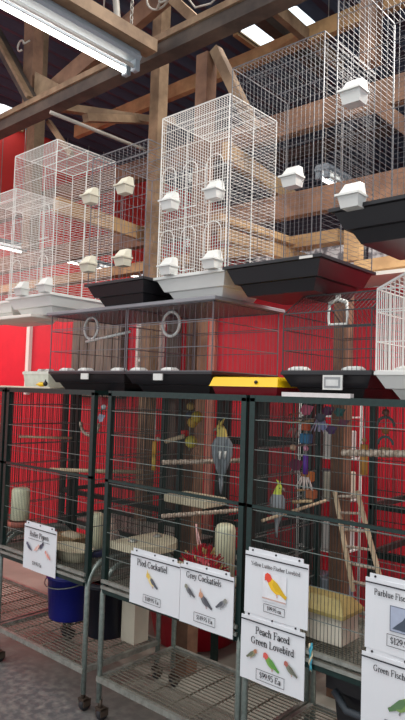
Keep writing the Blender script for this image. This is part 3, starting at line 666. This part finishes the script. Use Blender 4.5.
def sign(label, xl, xr, zt, zb, y=1.712, tilt=0, holes=True):
    W = xr-xl; H = zt-zb
    t = thing('price_sign', label, 'sign', ((xl+xr)/2, y, zb), 0, 'laminated price signs')
    t.rotation_euler = (0, tilt, 0)
    b = MB(); n = 8
    for i in range(n):
        xa = -W/2+W*i/n; xb = xa+W/n; ya = .0015*math.sin(i*1.1); yb = .0015*math.sin((i+1)*1.1)
        b.add([(xa, ya, 0), (xb, yb, 0), (xb, yb, H), (xa, ya, H), (xa, ya+.003, 0), (xb, yb+.003, 0), (xb, yb+.003, H), (xa, ya+.003, H)], [(0, 1, 2, 3), (5, 4, 7, 6), (4, 5, 1, 0), (3, 2, 6, 7)]+([(4, 0, 3, 7)] if i == 0 else [])+([(1, 5, 6, 2)] if i == n-1 else []), 0, False)
    b.build('paper', M['paper'], t)
    MB().box(-W/2, W/2, -.0035, -.0022, H-.014, H-.0105).build('fold_line', M['ink'], t)
    s_ = MB().box(-W/2+.012, W/2-.02, .002, .005, H-.001, H+.013).build('header_strip', M['paper'], t)
    for x in (-W*.38, 0, W*.36): MB().tube([(x, .002, H+.006), (x, -.001, H+.006)], .0032, 8).build('eyelet', M['ink'], s_)
    return t, W, H
Y = -.0045
def price(t, s, x, z, size, w, h, frame=True):
    text('price_text', s, x, z, size, t, Y)
    if frame:
        b = MB(); rect_line(b, x-w/2, x+w/2, z-h/2, z+h/2, Y); b.build('price_frame', M['ink'], t)
t, W, H = sign('white sign with four small pigeons hung on the far left cage', -2.612, -2.360, .718, .514)
text('title_text', 'Roller Pigeon', 0, H-.040, .034, t, Y); MB().box(-.085, .085, Y, Y+.0003, H-.062, H-.0605).build('title_underline', M['ink'], t)
for x, z, s, mir, c in ((-.078, .105, .036, -1, ('#5d5f78', '#6d6f85', '#4c4e60', '#a05050')), (-.012, .108, .034, 1, ('#e6b8ac', '#f0cfc4', '#e3b5aa', '#c08080')), (.02, .122, .036, 1, ('#4a4a58', '#5c5c70', '#42424f', '#a05050')), (.07, .09, .036, -1, ('#dd9a90', '#ecbdb2', '#d9948a', '#c05050'))): bird_pic(t, x, z, s, mir, c, Y)
price(t, '$39.95 Ea', -.01, .035, .024, 0, 0, False)
t, W, H = sign('white sign with one yellow and grey cockatiel picture', -1.868, -1.600, .728, .531)
text('title_text', 'Pied Cockatiel', -.01, H-.036, .035, t, Y)
bird_pic(t, -.01, .105, .05, -1, ('#e2c25e', '#e6d39a', '#5c6069', '#c09080'), Y, True); price(t, '$189.95 Ea', -.005, .034, .022, .095, .03)
t, W, H = sign('white sign with three grey cockatiel pictures', -1.597, -1.350, .732, .527)
text('title_text', 'Grey Cockatiels', -.01, H-.032, .032, t, Y)
for x, z, s, mir, c in ((-.075, .118, .040, -1, ('#8b8a7c', '#77787e', '#55575d', '#909090')), (.0, .10, .05, -1, ('#c9987c', '#6a6c73', '#54565d', '#a08080')), (.078, .108, .040, 1, ('#8f9088', '#85888c', '#5c5f66', '#909090'))): bird_pic(t, x, z, s, mir, c, Y, x == .0)
price(t, '$149.95 Ea', 0, .036, .022, .10, .032)
t, W, H = sign('white sign with a big yellow and orange lovebird picture, above another sign', -1.303, -1.058, .834, .634)
text('title_text', 'Yellow Lutino Fischer Lovebird', .0, H-.036, .0185, t, Y)
MB().box(-.047, .045, Y+.0012, Y+.0015, .055, .145).build('picture_background', C_('#e4e6ea'), t)
bird_pic(t, .0, .108, .068, -1, ('#e8503a', '#f0c22a', '#d8b020', '#d8a898'), Y); MB().box(-.047, .045, Y-.0008, Y-.0005, .062, .066).build('branch_picture', C_('#c9a9a0'), t)
price(t, '$99.95 ea', 0, .033, .019, .082, .026)
t, W, H = sign('white sign with three green and peach lovebird pictures, hung low', -1.313, -1.066, .624, .420)
text('title_text', 'Peach Faced', .005, H-.038, .033, t, Y); text('title_text', 'Green Lovebird', .005, H-.072, .033, t, Y)
bird_pic(t, .0, .080, .050, -1, ('#d86058', '#7aa650', '#5f9a48', '#c09080'), Y)
bird_pic(t, -.072, .088, .034, 1, ('#b07a5c', '#8d8a6c', '#6f7460', '#c08a70'), Y); bird_pic(t, .075, .082, .040, -1, ('#b0675c', '#7f8272', '#6a6c60', '#c08a70'), Y)
price(t, '$99.95 Ea', 0, .030, .027, .11, .034)
t, W, H = sign('white sign with a dark blue bird picture, cut off at the right edge, upper one', -.866, -.620, .840, .642)
text('title_text', 'Parblue Fischer Lovebird', .0, H-.036, .0245, t, Y, condense=.86)
MB().box(-.046, .046, Y+.0012, Y+.0015, .066, .136).build('picture_background', C_('#a9b3c8'), t); b = MB(); rect_line(b, -.046, .046, .066, .136, Y+.0008, .0018); b.build('picture_frame', C_('#666b78'), t)
b = MB(); b.poly([(x, Y, z) for x, z in ((-.038, .074), (.03, .072), (.036, .09), (.03, .114), (.018, .128), (.004, .122), (-.008, .102), (-.024, .088))]); b.build('bird_picture', C_('#46505f'), t)
price(t, '$129.95 Ea', .0, .040, .026, .108, .034)
t, W, H = sign('white sign with a green and orange bird picture, lower one at right edge', -.874, -.615, .629, .434)
text('title_text', 'Green Fischer Lovebird', .0, H-.036, .0255, t, Y, condense=.86)
bird_pic(t, -.002, .085, .062, 1, ('#d08a4a', '#7c9a5a', '#5e8058', '#808080'), Y); price(t, '$99.95 Ea', .0, .016, .026, .11, .03)

# ================================================================== CAGE FURNITURE
def dowel(label, p, q, rad=.009, mt='wood', twist=False, name='perch'):
    b = MB()
    if twist:
        P_ = Vector(p); Q_ = Vector(q); n = int((Q_-P_).length/.006); pts = [P_.lerp(Q_, i/n) for i in range(n+1)]
        b.tube(pts, [rad*(1+.12*math.sin(i*1.6)) for i in range(n+1)], 8)
    else: b.tube([p, q], rad, 10)
    o = b.build(name, M[mt]); return tag(o, label, 'perch')
dowel('wooden dowel perch low across the pigeon cage, its tip past the cage post', (-2.52, 1.775, .972), (-2.166, 2.03, .980), .0095)
dowel('thin pale perch high across the pigeon cage', (-2.835, 1.80, 1.105), (-2.70, 2.03, 1.10), .006)
dowel('long pale rope perch holding the grey cockatiel', (-1.86, 1.86, 1.064), (-1.66, 2.17, 1.073), .010, 'rope', True)
dowel('lower rope perch in the cockatiel cage, beneath the grey bird', (-1.835, 1.845, .85), (-1.70, 2.17, .855), .009, 'rope', True)
dowel('rope perch entering the right cage from the right edge', (-1.03, 1.86, 1.174), (-.62, 1.83, 1.205), .011, 'rope', True)
dowel('thin slanted perch in front of the second cockatiel', (-1.302, 1.80, .92), (-1.27, 2.17, .955), .006, 'wood', True)
dowel('short white dowel in front of the yellow toy', (-1.985, 2.00, 1.135), (-1.90, 2.03, 1.165), .010)

def jug(label, loc, r_=.045, h=.17, base='#8c4a3a', cap=None):
    t = thing('seed_hopper', label, 'feeder', loc, 0, 'cloudy plastic hoppers')
    MB().lathe([(r_*.85, .03), (r_, .035), (r_, h*.9), (r_*.9, h*.97), (r_*.6, h)], n=18).build('jar', M['jar'], t)
    MB().lathe([(r_*1.15, 0), (r_*1.3, .004), (r_*1.3, .028), (r_*1.22, .028), (r_*1.15, .012)], n=18).build('base_dish', C_(base), t)
    return t
ZF = ZB+.0415
jug('tall cloudy hopper in the corner of the pigeon cage', (-2.785, 1.795, .665), .046, .19, '#9a5444'); 
o = MB().tube([(-2.843, 1.78, .70), (-2.80, 1.79, .70)], .003, 6).build('hopper_hook', M['galv']); tag(o, 'small wire hook holding the hopper to the pigeon cage', 'hook')
jug('cloudy hopper of yellow seed with a dark blue dish, between cage posts', (-2.385, 1.95, ZF), .042, .20, '#2a2c5a')
jug('cloudy hopper standing beside the red toy', (-1.66, 2.04, ZF), .042, .25, '#c9c7b4')

t = thing('nest_basket', 'small woven basket on the floor of the pigeon cage', 'basket', (-2.62, 1.99, ZF))
MB().rects([(0, -.08, .08, -.05, .05), (.05, -.095, .095, -.06, .06), (.052, -.085, .085, -.05, .05), (.02, -.075, .075, -.045, .045)]).build('basket', M['wicker'], t)
MB().ball((0, 0, .045), .07, .04, .02).build('bedding', M['nest'], t)
t = thing('feeding_tray', 'pale oval tray on the floor of the pigeon cage', 'tray', (-2.40, 1.83, ZF))
MB().lathe([(.09, 0), (.10, .03), (.13, .055), (.135, .055), (.125, .05), (.095, .03)], n=24, sx=1, sy=.6).build('dish', M['nest'], t)
def pigeon(label, loc, rz, c1, c2):
    t = thing('pigeon', label, 'bird', loc, rz)
    sp = [(-.115, 0, .035), (-.08, 0, .042), (-.045, 0, .05), (0, 0, .052), (.035, 0, .062), (.055, 0, .085), (.066, 0, .108), (.078, 0, .118), (.092, 0, .115)]
    MB().tube(sp, [.006, .012, .026, .038, .036, .022, .017, .014, .003], 12).build('body', C_(c1), t)
    for s in (-1, 1): MB().ball((-.02, s*.03, .055), .058, .012, .022).build('wing', C_(c2), t)
    for s in (-1, 1): MB().tube([(0, s*.014, .03), (.002, s*.014, 0.003), (.022, s*.014, .003)], .0035, 5).build('leg', C_('#c0605a'), t)
pigeon('pale pinkish pigeon resting on the rear floor of the far left cage', (-2.45, 2.11, ZF), 2.4, '#cdb8a8', '#a89a92')

t = thing('corner_shelf', 'half round wicker platform with two disc clips in the cockatiel cage', 'shelf', (-1.985, 1.88, .70))
pts = [(-.055, -.13), (.03, -.13)]+[(.03+.13*math.cos(a), -.0+.13*math.sin(a)) for a in [(-PI/2+k*PI/10) for k in range(1, 10)]]+[(.03, .13), (-.055, .13)]
n = len(pts); MB().add([(x, y, 0) for x, y in pts]+[(x, y, .03) for x, y in pts], [tuple(range(n-1, -1, -1)), tuple(range(n, 2*n))]+[(i, (i+1) % n, n+(i+1) % n, n+i) for i in range(n)]).build('platform', M['nest'], t)
b = MB()
for y in (-.07, .07): b.lathe([(.02, 0), (.02, .006), (.006, .012)], (.02, y, .03), 14)
b.build('disc_clip', M['galv'], t)
for y in (-.10, .10): MB().bar((-.068, y, .015), (-.05, y, .015), .006).build('bracket', M['galv'], t)
t = thing('shelf_platform', 'pale wooden platform at the back of the cockatiel cage', 'shelf', (-1.88, 2.08, .868))
MB().bevel_box(-.12, .12, -.06, .085, 0, .035, .004).build('board', M['nest'], t); MB().bar((0, .08, .015), (0, .1, .015), .01).build('bracket', M['galv'], t)
t = thing('feeder_basket', 'yellowish clear plastic bowl behind the grey cockatiel sign', 'bowl', (-1.80, 1.92, ZF))
MB().rects([(0, -.09, .06, -.06, .06), (.055, -.10, .08, -.07, .07), (.075, -.08, .05, -.05, .05)]).build('bowl', M['nest'], t); MB().rects([(.03, -.102, .082, -.072, .072), (.042, -.102, .082, -.072, .072)], True, True).build('rim', M['gold'], t)
# red shredded toy
t = thing('shredding_toy', 'spiky red and gold tinsel ball behind the grey cockatiel sign', 'toy', (-1.62, 1.86, ZF))
b = MB(); b.ball((0, 0, .09), .09, .06, .085, 0, 16, 10)
for k in range(150):
    a = random.uniform(0, 2*PI); e = random.uniform(.05, 1.5); dd = Vector((math.cos(a)*math.cos(e), math.sin(a)*math.cos(e)*.8, math.sin(e)))
    c_ = Vector((0, 0, .09)); b.bar(c_+dd*.065, c_+dd*random.uniform(.095, .115), .005, .004, 4, 1 if k % 5 == 0 else 0)
b.build('tinsel', [M['red_plastic'], M['gold']], t)
b = MB().tube([(-.01, 0, .16), (-.03, 0, .20), (-.05, .01, .27)], .004, 6).tube([(.0, 0, .16), (-.015, 0, .20), (-.04, .0, .26)], .003, 6); b.build('ribbon', C_('#d9a9a4'), t)

# birds ------------------------------------------------------------------
def cockatiel(label, loc, rz, s=1.0, head='#d9c46a', crest='#d8c060'):
    t = thing('cockatiel', label, 'bird', loc, rz)     # origin at the feet; back faces -y
    b = MB()
    sp = [((0, -.012, -.155), .004, 1), ((0, -.010, -.11), .009, 1), ((0, -.008, -.06), .014, 1), ((0, -.004, -.02), .023, 1), ((0, .004, .025), .033, 1), ((0, .006, .065), .034, 1), ((0, .004, .095), .026, 1), ((-.002, .002, .112), .021, 0), ((-.006, .002, .128), .021, 0), ((-.010, .002, .142), .016, 0), ((-.012, .002, .152), .005, 0)]
    n = 12; vs = []; fs = []
    for (p, rr, mi) in sp:
        for k in range(n): a = 2*PI*k/n; vs.append((p[0]+rr*math.cos(a)*(1.0), p[1]+rr*.85*math.sin(a), p[2]))
    b.v = vs
    for i in range(len(sp)-1):
        for k in range(n): l = (k+1) % n; b.f.append((i*n+k, i*n+l, (i+1)*n+l, (i+1)*n+k)); b.mi.append(0 if sp[i+1][2] == 0 else 1); b.smooth.append(True)
    b.f += [tuple(range(n-1, -1, -1)), tuple(range((len(sp)-1)*n, len(sp)*n))]; b.mi += [1, 0]; b.smooth += [True, True]
    b.tube([(-.026, .004, .128), (-.038, .004, .124), (-.041, .004, .114)], [.008, .006, .002], 7, 2)
    for sx in (-1, 1): b.tube([(sx*.012, .016, -.005), (sx*.012, .014, -.016), (sx*.012, .002, -.02)], .0035, 5, 2)
    b.v = [(x*s, y*s, z*s) for x, y, z in b.v]
    b.build('body', [C_(head), C_('#8f969a'), C_('#9a8a80')], t)
    for sx in (-1, 1):
        w = MB(); w.tube([(sx*.024, -.012, .088), (sx*.030, -.014, .06), (sx*.027, -.018, .015), (sx*.016, -.020, -.035), (sx*.006, -.018, -.085)], [.008, .017, .018, .012, .003], 8)
        w.v = [(x*s, y*s, z*s) for x, y, z in w.v]; wi = w.build('wing', C_('#7d858a'), t)
        w = MB(); w.tube([(sx*.012, -.034, .035), (sx*.010, -.036, .0)], [.007, .004], 6); w.v = [(x*s, y*s, z*s) for x, y, z in w.v]; w.build('wing_bar', C_('#e6e7e2'), wi)
    c_ = MB(); c_.tube([(-.008, .0, .148), (.0, -.004, .166), (.010, -.008, .178)], [.008, .005, .001], 6).tube([(-.014, .0, .148), (-.016, -.002, .168)], [.006, .001], 6); c_.v = [(x*s, y*s, z*s) for x, y, z in c_.v]; c_.build('crest', C_(crest), t)
    e = MB()
    for dy in (-1, 1): e.ball((-.016*s, dy*.0165*s+.002, .132*s), .003*s)
    e.build('eye', M['black_plastic'], t)
    return t
cockatiel('large grey cockatiel with a yellow head sitting on the rope perch', (-1.668, 2.012, 1.090), .75, .93)
cockatiel('smaller grey cockatiel with a bright yellow head, half hidden by the cage rail', (-1.30, 1.885, .945), 3.6, .62, '#c9d64e', '#c9d64e')

# right cage -------------------------------------------------------------
t = thing('bird_ladder', 'wooden bird ladder leaning inside the right cage', 'ladder', (-1.08, 2.0, .0))
A0, A1 = Vector((-.055, 0, 1.022)), Vector((.05, -.05, .71)); B0, B1 = Vector((.03, 0, 1.035)), Vector((.165, -.05, .71))
for P_, Q_ in ((A0, A1), (B0, B1)): MB().bar(P_, Q_, .013, .011).build('rail', M['wood'], t)
for k in range(6):
    f = .05+k*.17; MB().tube([A0.lerp(A1, f), B0.lerp(B1, f)], .005, 7).build('rung', M['rope'], t)
t = thing('shelf_feeder', 'yellow tinted plastic house feeder on the floor of the right cage', 'feeder', (-1.10, 1.88, ZF))
MB().rects([(.0, -.13, .10, -.06, .06), (.085, -.125, .095, -.055, .055)]).build('body', M['cloth'], t)
MB().rects([(.085, -.14, .11, -.07, .07), (.097, -.14, .11, -.07, .07), (.135, -.10, .08, -.035, .035)]).build('roof', M['gold'], t)
t = thing('seed_bag', 'pale cream rounded bag lying at the front right of the right cage', 'bag', (-.80, 1.88, ZF)); MB().ball((0, 0, .10), .12, .07, .105, 0, 18, 10).build('sack', M['cloth'], t)
def toy(label, x, y, top, items, name='hanging_toy'):
    t = thing(name, label, 'bird toy', (x, y, top)); low = min(i[1] for i in items)
    MB().tube([(0, 0, 0), (0, 0, low)], .0022, 5).build('cord', M['galv'], t)
    for kind, z, s, c, dx in items:
        b = MB()
        if kind == 'ball': b.ball((dx, 0, z), s, s, s)
        elif kind == 'cube': b.bevel_box(dx-s, dx+s, -s*.8, s*.8, z-s, z+s, s*.2)
        elif kind == 'leaf':
            b.add([(dx-s, 0, z), (dx-s*.3, -.006, z+s*.7), (dx+s, 0, z+s*.5), (dx+s*.6, -.006, z-s*.5), (dx-s*.3, -.004, z-s*.6), (dx-s*.2, .006, z)], [(0, 4, 3, 2, 1), (0, 1, 5), (1, 2, 5), (2, 3, 5), (3, 4, 5), (4, 0, 5)])
        elif kind == 'rod': b.tube([(dx, 0, z-s), (dx, 0, z+s)], s*.28, 8)
        elif kind == 'bar': b.tube([(dx-s, 0, z-s*.2), (dx+s, 0, z+s*.2)], s*.16, 7)
        elif kind == 'arc': b.tube([(dx+s*math.cos(a), 0, z+s*math.sin(a)) for a in [k*PI/8 for k in range(9)]], s*.16, 6)
        elif kind == 'fringe':
            for k in range(7): b.tube([(dx+(k-3)*s*.12, 0, z+s*.5), (dx+(k-3)*s*.3, (k % 3-1)*.006, z-s*.6)], s*.07, 5)
        b.build({'ball': 'bead', 'cube': 'block', 'leaf': 'leather_strip', 'rod': 'stick', 'bar': 'stick', 'arc': 'arc', 'fringe': 'tassel'}[kind], C_(c), t)
    return t
ZH = ZT-.01
toy('hanging toy with a pink top piece, blue block and long purple block', -1.215, 1.93, ZH, [('leaf', -.035, .030, '#d86a86', 0), ('bar', -.075, .03, '#9a8060', -.0), ('cube', -.093, .013, '#c25a34', 0), ('cube', -.135, .018, '#2b6a8e', 0), ('ball', -.17, .01, '#c98aa0', 0), ('rod', -.225, .035, '#5a2a92', .0), ('fringe', -.29, .04, '#d0c0b8', 0)])
toy('hanging toy of tangled orange and tan sticks beside the pink one', -1.262, 1.92, ZH, [('bar', -.05, .022, '#8a5a48', 0), ('bar', -.08, .026, '#a88c62', 0), ('fringe', -.115, .03, '#93706a', 0), ('ball', -.17, .012, '#b79a80', 0)])
toy('small dark pink star toy at the end of the rope perch', -1.32, 2.03, ZH, [('leaf', -.245, .035, '#7a2450', 0), ('fringe', -.265, .028, '#cfc8c4', 0)])
toy('hanging toy with lilac and white shreds', -1.175, 1.96, ZH, [('leaf', -.06, .024, '#4a4d5a', 0), ('fringe', -.085, .04, '#b7b4d0', .0), ('leaf', -.09, .022, '#8890b8', .01)])
toy('hanging toy with dark purple bows and a teal piece', -1.125, 1.95, ZH, [('leaf', -.035, .026, '#5a2450', -.015), ('leaf', -.038, .024, '#2d6a66', .03), ('leaf', -.10, .024, '#4a2a5a', .0), ('leaf', -.075, .022, '#6a2f48', .045)])
toy('tan wooden spoon shaped chew hanging on the red side of the right cage', -1.0, 1.95, ZH, [('ball', -.125, .008, '#a88458', 0), ('rod', -.19, .05, '#b8843c', 0)])
toy('dark hanging toy of two arcs in the right cage', -.925, 1.95, ZH, [('ball', -.03, .012, '#7c4a3c', 0), ('arc', -.075, .03, '#4d5b58', 0), ('ball', -.09, .012, '#8a5a2c', 0), ('arc', -.135, .026, '#3a5a58', 0), ('cube', -.16, .016, '#8a6a4a', 0)])
t = toy('tan triangular wooden toy with orange blocks, above the rail of the right cage', -1.235, 1.95, ZH, [('bar', -.32, .024, '#c9a070', 0), ('cube', -.27, .018, '#b9743c', .02), ('cube', -.33, .016, '#a8603a', .035), ('bar', -.36, .04, '#cdb48a', .0)])
toy('yellow and green hanging toy of round blocks behind the perch', -1.895, 2.06, ZH, [('ball', -.045, .018, '#b79a5a', 0), ('ball', -.085, .018, '#4a4c5a', -.005), ('ball', -.09, .026, '#b8a040', .04), ('ball', -.115, .024, '#b8963c', .015), ('cube', -.165, .013, '#c0302c', -.03), ('ball', -.2, .028, '#b0a848', .01), ('fringe', -.24, .03, '#a07860', .04)])
toy('thin yellow hanging toy near the left of the cockatiel cage', -1.98, 1.93, ZH, [('rod', -.235, .035, '#b98a2e', 0), ('rod', -.29, .035, '#b0923c', .0), ('ball', -.19, .01, '#9a8a78', .02)])
toy('grey and red rope toy at the top right of the pigeon cage', -2.19, 1.80, ZH, [('cube', -.035, .018, '#b8404a', 0), ('leaf', -.11, .028, '#98a2b4', 0), ('ball', -.06, .012, '#cfd4d8', .012)])
o = MB().tube([(-2.37+.07*math.cos(a), 1.88, 1.20+.06*math.sin(a)) for a in [PI+k*PI/8 for k in range(9)]], .007, 7).build('rope_swing', M['rope']); tag(o, 'curved rope swing near the top of the pigeon cage', 'perch')

# ---- behind: rack of goods by the red wall, tub, buckets
t = thing('wire_rack', 'white wire rack of goods behind the right cage', 'rack', (-1.61, 2.78, 0))
for x in (-.12, .12):
    for y in (-.09, .09): MB().tube([(x, y, 0), (x, y, 1.33)], .008, 6).build('upright', M['white_wire'], t)
for z in (.35, .62, .86, 1.06, 1.26):
    b = MB()
    for i in range(11): y = -.09+.018*i; b.bar((-.12, y, z), (.12, y, z), .004, .004)
    b.bar((-.12, -.09, z), (-.12, .09, z), .008, .008); b.bar((.12, -.09, z), (.12, .09, z), .008, .008); b.build('rack_shelf', M['white_wire'], t)
k = 0
lbs = ['pale grey carton on the white rack, top shelf left', 'white carton on the white rack, top shelf right', 'dull blue carton on the white rack, second shelf left', 'cream carton on the white rack, second shelf right', 'grey carton on the white rack, third shelf left', 'white carton on the white rack, third shelf right', 'pale blue carton on the white rack, lowest shelf left', 'grey blue carton on the white rack, lowest shelf right']
for z, cs in ((1.062, ('#aeb0ae', '#d6d6d2')), (.862, ('#7f93a8', '#d0cbb8')), (.622, ('#8e9090', '#dcdcd8')), (.352, ('#9db0c4', '#8a94a0'))):
    for j, c in enumerate(cs):
        o = MB().bevel_box(-.05, .05, -.07, .07, 0, .13, .004).build('carton', C_(c)); o.location = (-1.665+j*.11, 2.78, z+.002); tag(o, lbs[k], 'carton', 'cartons on the white rack'); k += 1
def bucket(label, loc, rb, rt, h, mt, handle=True):
    t = thing('bucket', label, 'bucket', loc)
    MB().lathe([(rb, 0), (rb+.003, .004), (rt, h-.03), (rt+.008, h-.03), (rt+.008, h-.022), (rt+.003, h-.02), (rt+.01, h-.004), (rt+.01, h), (rt-.003, h), (rb-.004, .008)], n=28).build('shell', mt, t)
    if handle: MB().tube([((rt+.014)*math.cos(a), (rt+.014)*math.sin(a), h-.035-.03*math.sin(a-PI)) for a in [PI+k*PI/14 for k in range(15)]], .003, 6).build('handle', M['galv'], t)
    return t
ZSS = ZS+.013
bucket('bright blue plastic bucket on the lower shelf', (-2.70, 2.06, ZSS), .102, .118, .235, M['blue_plastic'])
bucket('black bucket on the lower shelf, right of the blue one', (-2.395, 2.05, ZSS), .095, .108, .26, M['navy_plastic'], False)
o = MB().bevel_box(-2.285, -2.195, 2.05, 2.14, ZSS-.007, ZSS+.21, .003).build('milk_carton', M['card']); tag(o, 'narrow cream box standing on the lower shelf beside the black bucket', 'box')
t = thing('round_tub', 'wide red plastic tub on the floor behind the cages', 'tub', (-2.52, 2.70, 0))
t.location = (-2.39, 2.69, 0)
MB().lathe([(.21, 0), (.22, .004), (.27, .24), (.285, .25), (.285, .262), (.262, .262), (.21, .012)], n=36).build('shell', M['red_plastic'], t)
t = thing('waste_bin', 'black plastic bin with a moulded lip on the shelf under the right cage', 'bin', (-.90, 1.945, ZSS))
MB().rects([(0, -.10, .10, -.10, .10), (.26, -.12, .12, -.13, .13), (.26, -.14, .14, -.145, .145), (.305, -.14, .14, -.145, .145), (.305, -.12, .12, -.125, .125), (.02, -.09, .09, -.09, .09)]).build('shell', M['black_plastic'], t)
MB().tube([(-.11, -.146, .26), (-.06, -.158, .22), (.04, -.158, .22), (.11, -.146, .26)], .012, 8).build('grip', C_('#3a4148'), t)
b = MB(); prev = None
for j in range(3):
    b.tube([(.004*math.sin(k*1.3+j*2), .004*math.cos(k*1.7+j), -k*.012) for k in range(8)], .003, 5, j)
o = b.build('cord_tie', [C_('#4aa8b8'), C_('#3f8fa8'), C_('#c9c0a0')]); o.location = (-1.045, 1.715, .60); tag(o, 'turquoise cord knotted round the base rail of the right cage', 'cord')
